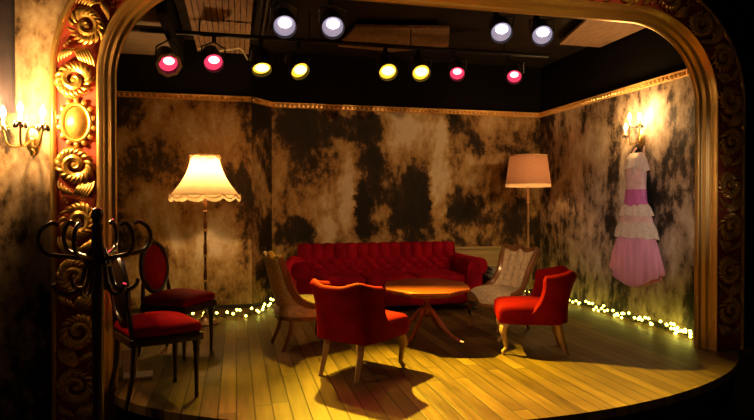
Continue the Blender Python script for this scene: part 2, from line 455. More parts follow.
# ------------------------------------------------------------------ proscenium frame
XL_, XRi, ZTOP, RC = -.82, 4.035, 2.882, .70
def arch(zl=-.5, zr=0., step=.04, off_ref=.228):
    """samples of the frame's centre line: list of (s, point fn(off, y))"""
    out = []; s = 0
    def addline(x0, z0, x1, z1, nx, nz):
        nonlocal s
        L = math.hypot(x1-x0, z1-z0); n = max(1, int(L/step))
        for i in range(n):
            t = i/n; X = x0+(x1-x0)*t; Z = z0+(z1-z0)*t
            out.append((s+L*t, (X, Z, nx, nz)))
        s += L
    def addarc(cx, cz, a0, a1):
        nonlocal s
        L = abs(a1-a0)*(RC+off_ref); n = max(8, int(L/step))
        for i in range(n):
            a = a0+(a1-a0)*i/n; nx, nz = math.cos(a), math.sin(a)
            out.append((s+L*i/n, (cx+nx*RC, cz+nz*RC, nx, nz)))
        s += L
    zc = ZTOP-RC
    addline(XL_, zl, XL_, zc, -1, 0); addarc(XL_+RC, zc, PI, PI/2)
    addline(XL_+RC, ZTOP, XRi-RC, ZTOP, 0, 1); addarc(XRi-RC, zc, PI/2, 0)
    addline(XRi, zc, XRi, zr, 1, 0); out.append((s, (XRi, zr, 1, 0)))
    return out
ARCH = arch(); ALEN = ARCH[-1][0]
def arch_at(s):
    s = max(0, min(ALEN, s)); lo, hi = 0, len(ARCH)-1
    while hi-lo > 1:
        md = (lo+hi)//2
        if ARCH[md][0] <= s: lo = md
        else: hi = md
    s0, a = ARCH[lo]; s1, b = ARCH[hi]; t = (s-s0)/(s1-s0) if s1 > s0 else 0
    p = [a[i]+(b[i]-a[i])*t for i in range(4)]; l = math.hypot(p[2], p[3]); return p[0], p[1], p[2]/l, p[3]/l
PATHF = [(lambda o, y, a=a: (a[0]+a[2]*o, y, a[1]+a[3]*o)) for s, a in ARCH]
frame = thing('proscenium_frame', 'huge carved gilt picture frame arching around the stage opening', 'frame', (0, 0, 0))
MB().sweep(PATHF, [(0, 4.48), (0, 4.445), (.008, 4.436), (.022, 4.436), (.030, 4.43), (.036, 4.405), (.05, 4.39), (.062, 4.385), (.070, 4.36), (.078, 4.33), (.088, 4.315), (.098, 4.318), (.104, 4.33), (.104, 4.60)]).build('inner_moulding', 'gold_smooth', frame, sharp=60)
MB().sweep(PATHF, [(.10, 4.352), (.36, 4.352)]).build('backing_band', 'red_bole', frame, label='red band behind the gilt carving')
pr_ = [(.352, 4.37), (.352, 4.33)]+[(.37-.016*math.cos(a), 4.33-.02*math.sin(a)) for a in [PI*i/8 for i in range(9)]]+[(.392, 4.335), (.392, 4.40)]
MB().sweep(PATHF, pr_).build('outer_moulding', 'gold_smooth', frame, sharp=60)
def carve(s0, L, flip, mirror):
    """acanthus scroll motif in band coordinates u (along), v (across), h (relief)"""
    def xf(p):
        u, v, h = p
        if mirror: u = -u
        X, Z, nx, nz = arch_at(s0+u); o = .228+v*flip
        return (X+nx*o, 4.352-h, Z+nz*o)
    m = MB()
    # main volute
    pts = []; rad = []
    n = 34
    for i in range(n+1):
        t = i/n; a = -1.9+t*2*PI*1.35; r = .078*(1-t)**.8+.010
        pts.append((-.07+r*math.cos(a)*1.0, .012+r*math.sin(a), .020+.016*t)); rad.append(.007+.018*math.sin(PI*min(1, .15+t*.8))**.8)
    m.tube(pts, rad, 6, xf=xf, up=(0, 0, 1)); m.sphere((-.07, .012, .035), .02, 8, (1, 1, .8), xf=xf)
    def leaf(x, y, ang, ln, wd, curl, lift=.034):
        q = []; rr = []
        for i in range(9):
            t = i/8; a = ang+curl*t; q.append((x, max(-.127, min(.127, y)), .010+lift*math.sin(PI*min(1, t*.85+.15))))
            rr.append(max(.0022, wd*math.sin(PI*(.10+.86*t))**.8)); x += math.cos(a)*ln/8; y += math.sin(a)*ln/8
        m.tube(q, rr, 6, xf=xf, up=(0, 0, 1), flat=.7)
    # fronds sprouting all along the outside of the volute
    for k in range(17):
        a = -2.0+k*(2*PI*.92/16); g = .5+.5*math.sin(k*.75); x = -.07+.062*math.cos(a); y = .008+.062*math.sin(a)
        av = .127-abs(y) if abs(math.sin(a)) > .5 else .09
        leaf(x, y, a+.35+.35*g, min(.075+.04*g, .04+av*1.1), .0115+.004*g, 1.5)
    # long nested leaves carrying on to the next volute
    for k in range(6):
        leaf(.035+.004*k, -.112+.017*k, .05+.06*k, .185-.016*k, .0100, 1.35-.12*k, .040)
    for k in range(5):
        leaf(.04+.012*k, .112-.017*k, -.15-.05*k, .12-.012*k, .0095, -1.0+.1*k, .034)
    for k in range(3): m.sphere((.145+.018*k, .085-.012*k, .02), .013-.002*k, 6, xf=xf)
    return m
s_med = 1.85+.5          # the oval boss level with the wall sconce
LM = .375
def boss(s0):
    def xf(p):
        u, v, h = p; X, Z, nx, nz = arch_at(s0+u); o = .228+v; return (X+nx*o, 4.352-h, Z+nz*o)
    m = MB()
    m.grid(lambda a, b: (.11*(b)*math.cos(2*PI*a), .075*b*math.sin(2*PI*a), .055*math.sqrt(max(0, 1-b*b*.9))), 24, 6, cu=True, xf=xf)
    m.tube([(.125*math.cos(2*PI*i/28), .088*math.sin(2*PI*i/28), .025) for i in range(28)], .014, 6, True, xf=xf, up=(0, 0, 1))
    for i in range(14):
        a = 2*PI*i/14
        m.sphere((.15*math.cos(a), .108*math.sin(a), .018), .022, 8, (1, .8, .8), xf=xf)
    return m
boss(s_med).build('oval_boss', 'gold', frame)
sp = s_med+.17+LM/2; i = 0
while sp < ALEN-.15:
    carve(sp, LM, 1 if i % 2 == 0 else -1, False).build('acanthus_carving', 'gold', frame); sp += LM; i += 1
sp = s_med-.17-LM/2; i = 0
while sp > .1:
    carve(sp, LM, 1 if i % 2 == 0 else -1, True).build('acanthus_carving', 'gold', frame); sp -= LM; i += 1

# hall wall around the frame
def hallwall(name, mat, pred, xo, zo0):
    pts = [(s, a) for s, a in ARCH if pred(a[0]+a[2]*.25)]
    m = MB(); k = len(pts)
    for s, a in pts: m.v.append((a[0]+a[2]*.22, 4.375, a[1]+a[3]*.22))
    for s, a in pts:
        x, z = a[0], a[1]
        if abs(a[2]) > .999: p = (xo, z)
        elif abs(a[3]) > .999: p = (x, 4.6)
        else:
            c = (x-a[2]*RC, z-a[3]*RC); t1 = (xo-c[0])/a[2]; t2 = (4.6-c[1])/a[3]; t = min(t1, t2) if min(t1, t2) > 0 else max(t1, t2)
            p = (c[0]+a[2]*t, c[1]+a[3]*t)
        m.v.append((p[0], 4.375, p[1]))
    n0 = len(m.v)
    m.f = [(i, i+1, k+i+1, k+i) for i in range(k-1)]
    m.v += [(x, y+.1, z) for x, y, z in m.v]; m.f += [tuple(n0+i for i in f)[::-1] for f in m.f]
    return struct(m.build(name, mat, smooth=False))
XM = 1.62
hallwall('wall_front_left', 'plaster_hall', lambda x: x < XM+.05, -3.2, -.5)
hallwall('wall_front_right', 'black_paint', lambda x: x > XM-.05, 7.0, 0)

# low wooden dado behind the sofa
dado = MB().box((3.36, YB-.02, .33), (1.5, .03, .66))
struct(dado.build('trim_5', 'panel_wood', smooth=False))
struct(MB().rbox((3.36, YB-.035, .675), (1.52, .06, .035), .012).build('trim_6', 'panel_wood'))

# ------------------------------------------------------------------ ceiling pieces and the lighting rig
t = thing('slatted_ceiling_panel', 'brown slatted panel hanging flat under the stage ceiling, near the left corner', 'ceiling panel', (0, 0, 0))
m = MB()
for i in range(11): m.box((-.42+.055*i, 6.35, 3.14), (.048, 2.0, .02))
m.build('slats', 'slat_wood', t, smooth=False)
m = MB(); m.box((-.14, 5.36, 3.165), (.62, .05, .03)); m.box((-.14, 7.05, 3.165), (.62, .05, .03)); m.box((-.14, 6.3, 3.165), (.62, .05, .03)); m.build('batten', 'dark_wood', t, smooth=False)
t2 = tag(MB().rbox((-.62, 6.2, 3.08), (.10, 1.75, .30), .02).build('ceiling_beam', 'black_paint'), 'black beam running front to back under the ceiling beside the slatted panel', 'beam')
t = thing('boarded_ceiling_panel', 'pale boards lining the ceiling behind the arch at upper left', 'ceiling panel', (0, 0, 0))
m = MB(); m.box((-1.2, 6.0, 3.10), (1.05, 2.95, .03)); m.build('boards', 'beige_board', t, smooth=False)
m = MB(); m.box((-1.2, 5.6, 3.065), (1.05, .05, .05)); m.build('batten', 'dark_wood', t, smooth=False)
m = MB(); m.box((-1.2, 6.3, 3.065), (1.05, .08, .05)); m.build('batten', 'dark_wood', t, smooth=False)
tag(MB().prism([(1.25, 6.2), (2.25, 6.0), (2.5, 6.7), (1.9, 7.1), (1.2, 7.0)], 3.2, 3.23).build('ceiling_patch', 'slat_wood', smooth=False), 'dim brown board on the ceiling above the yellow spotlights', 'ceiling panel')
tag(MB().prism([(3.5, 5.3), (4.3, 5.3), (4.3, 6.3), (3.75, 6.3)], 3.2, 3.23).build('ceiling_patch', 'slat_wood', smooth=False), 'dim brown board on the ceiling in the upper right corner of the stage', 'ceiling panel')
t = thing('cable_bundle', 'bundle of dark pipes and cables running along the ceiling right of the slatted panel', 'pipes', (0, 0, 0))
for i in range(4): MB().tube([(.24+.05*i, 5.3, 3.17), (.24+.05*i, 7.0-.1*i, 3.17)], .014, 8).build('pipe', 'grey_metal' if i == 1 else 'black_metal', t)
tag(MB().tube(smoothpts([(-.42, 7.12, 3.11), (-.25, 7.1, 3.085), (-.05, 7.1, 3.11), (.06, 7.08, 3.12), (.14, 7.1, 3.0)], 5), .011, 6).build('white_cable', 'candle_tube'), 'pale cable drooping along the far edge of the slatted panel', 'cable')

def bar(name, y, z, x0, x1, label):
    t = thing(name, label, 'lighting bar', (0, 0, 0))
    MB().tube([(x0, y, z), (x1, y, z)], .024, 10).build('pipe', 'black_metal', t)
    n = 4
    for i in range(n):
        x = x0+(x1-x0)*(i+.5)/n; MB().tube([(x, y, z), (x, y, ZC)], .008, 6).build('hanger_rod', 'black_metal', t)
bar('lighting_bar', 6.12, 3.0, -.9, 3.5, 'black pipe carrying the eight red and yellow spotlights')
bar('lighting_bar', 5.07, 3.11, .0, 3.3, 'black pipe carrying the four white spotlights nearer the arch')
def spotlight(x, y, z, barz, aim, kind, label, energy, gel=False, r=.10, angle=46):
    t = thing('stage_spotlight', label, 'spotlight', (x, y, z), group='stage spotlights')
    loc = Vector((x, y, z)); d = (Vector(aim)-loc).normalized()
    q = (-d).to_track_quat('Z', 'Y').to_matrix()      # local -Z looks along d
    xf = lambda p: q @ Vector(p)
    MB().lathe([(r*.55, .26), (r*.8, .24), (r*.95, .15), (r, 0), (r*1.02, -.02), (r*.97, -.02), (r*.95, 0), (r*.9, .03)], 22, xf=xf, cap=False).build('can', 'black_metal', t)
    MB().lathe([(.001, -.0), (r*.5, -.003), (r*.9, .02)], 22, xf=xf, cap=False).build('lens', 'lens_'+kind, t)
    MB().sphere((0, -r*(.30 if kind != 'amber' else .12), -.004), r*(.55 if kind != 'amber' else .72), 12, (1, .75, .25), xf=lambda p: q @ Vector((p.x, -p.y, p.z))).build('bulb', 'bulb_'+kind, t)
    MB().tube([xf((-r-.01, 0, .09)), xf((-r-.015, .12, .09)), Vector((0, .12, barz-z-.075)), xf((r+.015, .12, .09)), xf((r+.01, 0, .09))], .008, 6).build('yoke', 'black_metal', t)
    MB().box((0, .12, barz-z-.0535), (.04, .05, .055)).build('clamp', 'black_metal', t)
    if gel:
        m = MB(); ring = []
        for rr, zz in ((r*1.0, -.03), (r*1.28, -.03), (r*1.28, -.036), (r*1.0, -.036)): ring.append((rr, zz))
        m.lathe(ring+[ring[0]], 8, xf=xf, cap=False).build('gel_frame', 'grey_metal', t)
    for ch in t.children: pass
    if energy:
        col = {'amber': AMBER, 'red': REDL, 'white': WHITE}[kind]
        light('lamp_'+kind, 'SPOT', loc+d*.06, energy, col, radius=.035, aim=aim, angle=angle, blend=1.0)
    return t
names = ['pale red spotlight with a square metal gel frame, leftmost of the lower row', 'red spotlight left of the yellow pair nearest the slatted panel',
         'yellow spotlight next to the red one on the left of the lower row', 'yellow spotlight, right one of the left yellow pair',
         'brightest yellow spotlight, left one of the middle yellow pair', 'yellow spotlight, right one of the middle yellow pair beside a red one',
         'red spotlight beside the right yellow one of the lower row', 'red spotlight at the right end of the lower row']
A = [(-.632, 2.658, 'red'), (-.211, 2.692, 'red'), (.254, 2.658, 'amber'), (.635, 2.658, 'amber'), (1.563, 2.696, 'amber'), (1.929, 2.705, 'amber'), (2.34, 2.716, 'red'), (3.016, 2.717, 'red')]
amb_aim = [(.62, 4.3, 0), (1.85, 3.3, 0), (1.5, 2.7, 0), (1.7, 2.7, 0)]; amb_ang = [48, 60, 60, 60]
ai = 0
for i, (x, z, kd) in enumerate(A):
    if kd == 'amber':
        # the can faces the hall, the beam falls on the front of the stage
        spotlight(x, 6.0, z, 3.0, amb_aim[ai], kd, names[i], P_AMBER[ai], angle=amb_ang[ai]); ai += 1
    else: spotlight(x, 6.0, z, 3.0, (x*.3+.5, 3.0, .3), kd, names[i], 110, gel=(i == 0), r=.098 if i < 2 else .085)
wn_ = ['white spotlight at the left end of the upper row', 'white spotlight second from the left in the upper row', 'lilac-white spotlight, third of the upper row, over the right red one', 'lilac-white spotlight at the right end of the upper row']
for i, (x, z) in enumerate([(.399, 2.782), (.805, 2.802), (2.359, 2.865), (2.773, 2.866)]):
    spotlight(x, 4.95, z, 3.11, (x*.5+.2, 2.0, .6), 'white', wn_[i], 0, r=.10)

# ------------------------------------------------------------------ furniture
def cabriole(m, x, y, h, sx, sy, s=1.):
    P = [(x-sx*.01, y-sy*.01, h), (x+sx*.016, y+sy*.02, h-.05), (x+sx*.022, y+sy*.028, h-.09), (x+sx*.010, y+sy*.014, h*.5), (x, y+sy*.002, h*.22), (x+sx*.004, y+sy*.008, .05), (x+sx*.018, y+sy*.028, .022), (x+sx*.026, y+sy*.038, .016)]
    R = [.03*s, .031*s, .028*s, .020*s, .014*s, .013*s, .019*s, .013*s]
    sp_ = smoothpts(P, 4); n = len(sp_); rr = []
    for i in range(n):
        t = i/(n-1)*(len(R)-1); a = int(min(t, len(R)-2)); rr.append(R[a]+(R[a+1]-R[a])*(t-a))
    m.tube(sp_, rr, 8)
    return m
def red_chair(label, loc, rz):
    t = thing('slipper_chair', label, 'chair', loc, rz, 'red velvet chairs')
    def shp(p):
        k = 1-.10*max(0, -p.y/.27); return Vector((p.x*k, p.y, p.z))
    MB().rbox((0, .025, .345), (.54, .58, .17), .06, 10, dome=.035, shape=shp).build('seat', 'red_velvet', t)
    # barrel back wrapping round the sides
    NU, NV = 30, 14
    def plan(u, off):
        th = PI*(u); c = -math.cos(th); s_ = math.sin(th)
        ex = lambda v: math.copysign(abs(v)**.62, v)
        return (ex(c)*(.275+off), -.085-ex(s_)*(.215+off))
    def topz(u):
        a = abs(2*u-1)
        return .675+.035*math.cos(2*PI*a*.9+PI)*(1 if a < .62 else 1)*.6+.015*(1-a)
    def shell(u, v, side):
        x, y = plan(u, .0 if side else -.065)
        zt = topz(u); z = .285+(zt-.285)*v
        a = abs(2*u-1)
        # flare backwards at the top, wings sweep forward at the seat
        flare = .085*v**2.6*(1-.2*a)
        y -= flare
        x *= 1+.07*v**2*(a)
        if a > .72:
            k = (a-.72)/.28
            y += k*(.20*(1-v)**3.0+.015+.05*v**4)
        return (x, y, z)
    m = MB()
    def loop(u, w):
        # around the thickness: outer up, roll over the top, inner down
        if w < .42: return shell(u, w/.42, True)
        if w > .58: return shell(u, (1-w)/.42, False)
        k = (w-.42)/.16; a = Vector(shell(u, 1, True)); b = Vector(shell(u, 1, False)); p = a.lerp(b, k); p.z += .032*math.sin(PI*k); return tuple(p)
    m.grid(loop, NU, 36)
    # close the wing ends with rounded fronts
    for u in (0., 1.):
        def endf(a, b, u=u):
            k = a; p = Vector(shell(u, b, True)).lerp(Vector(shell(u, b, False)), k); p.y += .022*math.sin(PI*k); return tuple(p)
        m.grid(endf, 6, 16)
        def endtop(a, b, u=u):
            k = a; A_ = Vector(shell(u, 1, True)); B_ = Vector(shell(u, 1, False)); p = A_.lerp(B_, k)
            p.z += .032*math.sin(PI*k)*b; p.y += .022*math.sin(PI*k)*(1-b); return tuple(p)
        m.grid(endtop, 6, 3)
    m.build('backrest', 'red_velvet', t, sharp=80)
    for s in (-1, 1):
        m = MB(); cabriole(m, s*.21, .235, .29, s*.6, 1, 1.15); m.build('leg', 'pale_wood', t)
    for s in (-1, 1):
        m = MB(); m.tube([(s*.165, -.20, .31), (s*.167, -.225, .18), (s*.172, -.28, .0)], [.033, .029, .022], 4); m.build('leg', 'pale_wood', t, sharp=30)
    return t
red_chair('low red velvet chair with its back to the viewer, left of the table', (.945, 4.46, 0), face(.763, .646))
red_chair('low red velvet chair seen from the side, right of the table', (2.565, 4.765, 0), face(-.93, .36))

def cream_chair(label, loc, rz):
    t = thing('parlour_chair', label, 'chair', loc, rz, 'cream parlour chairs')
    out = [(.27*math.sin(a)*(1 if math.cos(a) > 0 else 1-.18*abs(math.cos(a))), .0+.28*math.cos(a)) for a in [2*PI*i/36 for i in range(36)]]
    ex = lambda v, e: math.copysign(abs(v)**e, v)
    out = [(.275*ex(math.sin(a), .7)*(1 if math.cos(a) > 0 else 1-.2*abs(math.cos(a))), .02+.28*ex(math.cos(a), .75)) for a in [2*PI*i/40 for i in range(40)]]
    def dome(p):
        r = min(1, math.hypot(p.x/.275, (p.y-.02)/.28)); return Vector((p.x, p.y, p.z+(.05*(1-r*r) if p.z > .37 else 0)))
    m = MB()
    for k in range(5):    # concentric rings so that the cushion can dome
        pass
    m.grid(lambda a, b: tuple(dome(Vector((.275*b*ex(math.sin(2*PI*a), .7)*(1 if math.cos(2*PI*a) > 0 else 1-.2*abs(math.cos(2*PI*a))), .02+.28*b*ex(math.cos(2*PI*a), .75), .405-.03*max(0, b-.85)/.15)))), 40, 10, cu=True)
    m.grid(lambda a, b: (.275*ex(math.sin(2*PI*a), .7)*(1 if math.cos(2*PI*a) > 0 else 1-.2*abs(math.cos(2*PI*a)))*(1+.02*math.sin(PI*b)), .02+.28*ex(math.cos(2*PI*a), .75)*(1+.02*math.sin(PI*b)), .375-.075*b), 40, 4, cu=True)
    m.build('seat', 'damask', t, sharp=70)
    m = MB(); m.prism([(x*1.015, .02+(y-.02)*1.015) for x, y in out], .265, .302, .008); m.build('seat_rail', 'walnut', t)
    side = [(.262, .06, .385), (.258, -.03, .405), (.240, -.125, .46), (.222, -.185, .55), (.226, -.225, .65), (.243, -.262, .745), (.248, -.285, .80)]
    sp_ = smoothpts(side, 5)
    for s in (-1, 1):
        n = len(sp_)
        fm = MB(); fm.tube([(s*p.x, p.y, p.z) for p in sp_], [.027+.007*math.sin(PI*i/(n-1)) for i in range(n)], 8)
        fm.sphere((s*.262, .065, .378), .026, 8); fm.build('back_frame', 'walnut', t)
    cr = [(x, y+.06, z-.055) for x, y, z in [(-.25, -.345, .852), (-.245, -.352, .892), (-.17, -.356, .885), (-.10, -.362, .868), (-.05, -.366, .885), (0, -.368, .910), (.05, -.366, .885), (.10, -.362, .868), (.17, -.356, .885), (.245, -.352, .892), (.25, -.345, .852)]]
    cs = smoothpts(cr, 5); n = len(cs); cm = MB(); cm.tube(cs, [.022+.007*math.sin(PI*i/(n-1))+.004*math.cos(6*PI*i/(n-1)) for i in range(n)], 8)
    cm.sphere((0, -.292, .85), .034, 8, (1.5, .6, .8)); cm.sphere((.07, -.29, .83), .022, 8, (1.6, .7, .7)); cm.sphere((-.07, -.29, .83), .022, 8, (1.6, .7, .7))
    cm.build('crest_rail', 'walnut', t)
    # wrap-round upholstered back
    def row(v):
        k = v*(len(sp_)-1); a = int(min(k, len(sp_)-2)); p = sp_[a].lerp(sp_[a+1], k-a); return p
    def panel(u, v, o):
        p = row(v); x = (2*u-1); yc = -.20-.105*((p.z-.385)/.415)
        top_ = .03*v**6*(1-x*x)
        d = (yc-p.y)*(1-abs(x)**2.4)
        y = p.y+d
        if o == 0: y += .030*(1-x*x)*math.sin(PI*min(1, v*1.05))+.007*math.cos(x*PI*4.5)*(1-x*x)
        else: y -= (.045*(1-x*x)+.012)
        return (p.x*x*.99, y, p.z+top_+(-.012 if v == 0 else 0))
    pm = MB(); pm.grid(lambda u, v: panel(u, v, 0), 24, 24); pm.build('backrest', 'damask', t, sharp=80)
    pm = MB(); pm.grid(lambda u, v: panel(u, v, 1), 24, 24); pm.build('back_cover', 'damask', t, sharp=80)
    for s in (-1, 1):
        m = MB(); cabriole(m, s*.20, .19, .275, s*.7, 1, .9); m.build('leg', 'walnut', t)
        m = MB(); m.tube(smoothpts([(s*.17, -.17, .28), (s*.172, -.18, .17), (s*.18, -.25, .0)], 4), [.024, .023, .022, .021, .02, .019, .018, .016, .015], 8); m.build('leg', 'walnut', t)
    return t
cream_chair('cream upholstered parlour chair half hidden behind the red chair at left', (.605, 5.42, 0), face(1, .22))
cream_chair('cream upholstered parlour chair with carved crest, right of the table by the sofa', (2.665, 5.64, 0), face(-.96, -.28))

def medallion_chair(label, loc, rz):
    t = thing('medallion_chair', label, 'chair', loc, rz, 'oval backed chairs')
    def shp(p):
        k = 1-.14*max(0, -p.y/.23); return Vector((p.x*k, p.y, p.z))
    MB().rbox((0, .0, .475), (.48, .46, .075), .035, 10, dome=.05, shape=shp).build('seat', 'red_seat', t)
    MB().rbox((0, .0, .415), (.49, .47, .055), .012, 8, shape=shp).build('seat_rail', 'dark_wood', t)
    ov = []
    cz, ry, rx, lean = .745, .215, .172, .09
    B = lambda x, z, d: (x, -.215-(z-.45)*lean+d, z)
    fm = MB(); fm.tube([B(rx*math.cos(a), cz+ry*math.sin(a), 0) for a in [2*PI*i/40 for i in range(40)]], .022, 8, True)
    fm.sphere(B(0, cz+ry+.015, .0), .03, 8, (1.4, .6, .8)); fm.build('back_frame', 'dark_wood', t)
    pm = MB()
    for sgn in (1, -1):
        pm.grid(lambda a, b, sgn=sgn: B(rx*.95*b*math.cos(2*PI*a), cz+ry*.95*b*math.sin(2*PI*a), sgn*(.004+.038*(1-b*b))), 32, 8, cu=True)
        pm.build('backrest', 'red_seat' if sgn > 0 else 'dark_wood', t, sharp=80) ; pm = MB()  # rear panel coloured dark, standing in for the unlit side
    for s in (-1, 1):
        MB().tube([(s*.19, -.205, .40), B(s*.185, .50, 0), B(s*.165, .62, 0)], [.02, .018, .016], 8).build('back_post', 'dark_wood', t)
        MB().tube([(s*.195, -.20, .42), (s*.195, -.215, .2), (s*.2, -.26, 0)], [.022, .018, .013], 8).build('leg', 'dark_wood', t)
        MB().lathe([(.012, 0), (.015, .02), (.012, .035), (.02, .30), (.024, .33), (.02, .345), (.027, .36), (.027, .40)], 12, c=(s*.205, .195, 0)).build('leg', 'dark_wood', t)
    return t
medallion_chair('dark oval backed chair with red seat, nearest the gilt frame and coat stand', (-.525, 4.225, 0), face(.91, .42))
medallion_chair('dark framed chair with red oval back, beside the fringed floor lamp', (-.49, 5.36, 0), face(.80, -.45))

# chesterfield sofa
def sofa():
    t = thing('tufted_sofa', 'long deep-buttoned crimson velvet sofa with rolled arms against the back wall', 'sofa', (1.815, 7.15, 0))
    W = 1.05
    prof = smoothpts([(-.02+.22, .36), (.235, .46), (.27, .60), (.285, .69), (.295, .745), (.325, .775), (.37, .785), (.41, .775), (.43, .73), (.435, .60), (.435, .10)], 8)
    L = [0]
    for a, b in zip(prof, prof[1:]): L.append(L[-1]+(b-a).length)
    a_, b_ = .0735, .068; vt = 4.0
    nx, nl = 300, len(prof)-1
    # resample finely along the profile
    tot = L[-1]; NV = 130
    def at(s):
        for i in range(len(L)-1):
            if L[i+1] >= s:
                k = (s-L[i])/(L[i+1]-L[i]); p = prof[i].lerp(prof[i+1], k); d = (prof[i+1]-prof[i]).normalized(); return p, Vector((-d.y, d.x))
        return prof[-1], Vector((1, 0))
    front = .47
    def fn(u, w):
        s = tot*(w if True else w); x = (2*u-1)*W
        p, nrm = at(s); uu = x/a_; vv = s/b_
        if vv < vt: h = math.sqrt(abs(math.sin(PI*(uu+vv)*.5*1)*math.sin(PI*(uu-vv)*.5))) if True else 0
        else: h = abs(math.sin(PI*uu*.5))
        h = h**.75
        fade = 1 if s < .40 else max(0, 1-(s-.40)/.12)
        d = .040*h*fade
        return (x, p.x+nrm.x*d, p.y+nrm.y*d)
    m = MB(); m.grid(fn, nx, NV)
    for sx in (-1, 1):
        m.v += [(sx*W, p.x, p.y) for p in prof]; k = len(m.v)-len(prof); m.f.append(tuple(range(k, k+len(prof))))
    m.build('backrest', 'crimson_velvet', t, sharp=70)
    # buttons where the diamonds meet
    for r in range(1, 5):
        v = r*1.0
        for i in range(-8, 9):
            uu = 2*i+(r % 2)
            x = uu*a_
            if abs(x) > W-.03: continue
            p, nrm = at(v*b_+.001)
            MB().sphere((x, p.x+nrm.x*.004, p.y+nrm.y*.004), .011, 8).build('button', 'crimson_velvet', t)
    for s in (-1, 1):
        pts = [(.945, .08), (.945, .42)]
        for i in range(17):
            a = math.radians(205-i*(265/16)); pts.append((1.085+.125*math.cos(a), .525+.115*math.sin(a)))
        pts += [(1.145, .40), (1.145, .08)]
        m = MB(); m.prism([(s*x, z) for x, z in pts], -.43, .40, .025, 4, xf=lambda p: Vector((p.x, p.z, p.y))); ar = m.build('arm', 'crimson_velvet', t, sharp=50)
        m = MB(); m.tube(smoothpts([(s*.955, -.425, .10), (s*.955, -.425, .42), (s*.965, -.425, .55), (s*1.02, -.425, .625), (s*1.10, -.425, .635), (s*1.18, -.425, .60), (s*1.20, -.425, .52), (s*1.16, -.425, .45), (s*1.105, -.425, .47)], 5), .012, 6); m.build('piping', 'crimson_velvet', ar)
        MB().sphere((s*1.09, -.432, .53), .016, 8).build('button', 'crimson_velvet', ar)
    MB().rbox((0, -.03, .19), (1.93, .74, .24), .03, 8).build('base', 'crimson_velvet', t)
    for i in (-1, 0, 1):
        MB().rbox((i*.63, -.085, .365), (.625, .66, .13), .05, 8, dome=.03).build('seat_cushion', 'crimson_velvet', t)
    for sx in (-1, 1):
        for y in (-.36, .36):
            MB().lathe([(.02, 0), (.035, .02), (.03, .05), (.035, .09)], 12, c=(sx*1.04, y, 0)).build('leg', 'dark_wood', t)
    return t
sofa()

# pedestal table
def table():
    t = thing('pedestal_table', 'low mahogany pedestal table with clipped corners in the middle of the stage', 'table', (1.785, 5.38, 0), math.radians(-14))
    a, b, c = .385, .51, .21
    P = []
    crn = [(a, b-c*1.15), (a-c, b), (-a+c, b), (-a, b-c*1.15), (-a, -b+c*1.15), (-a+c, -b), (a-c, -b), (a, -b+c*1.15)]
    for i in range(8):
        p, q = Vector(crn[i]), Vector(crn[(i+1) % 8])
        for k in range(5):
            u = k/5; d = (q-p); nr = Vector((d.y, -d.x)).normalized(); bow = .018*math.sin(PI*u)*(1 if i % 2 else -1)
            pt = p.lerp(q, u)+(pt_out(p, q)*bow); P.append((pt.x, pt.y))
    MB().prism(P, .492, .518, .009).build('tabletop', 'mahogany', t, sharp=35)
    MB().prism([(x*.86, y*.86) for x, y in P], .462, .492, .004).build('apron', 'walnut', t)
    MB().lathe([(.05, .462), (.045, .44), (.028, .42), (.032, .40), (.024, .36), (.032, .34), (.046, .30), (.048, .255), (.036, .225), (.015, .21)], 16).build('column', 'mahogany', t)
    for k in range(4):
        an = math.radians(45+90*k)
        pts = smoothpts([(.015, 0, .285), (.055, 0, .285), (.115, 0, .22), (.20, 0, .12), (.30, 0, .045), (.385, 0, .018)], 4); n = len(pts)
        rot = Matrix.Rotation(an+math.radians(14-2), 3, 'Z')
        m = MB(); m.tube([rot @ p for p in pts], [.026-.010*i/(n-1) for i in range(n)], 8); lg = m.build('leg', 'mahogany', t)
        m = MB(); m.tube([rot @ Vector((.36, 0, .020)), rot @ Vector((.40, 0, .018))], .018, 8); m.build('foot_cap', 'brass', lg)
def pt_out(p, q):
    mid = (p+q)/2; return mid.normalized()
table()

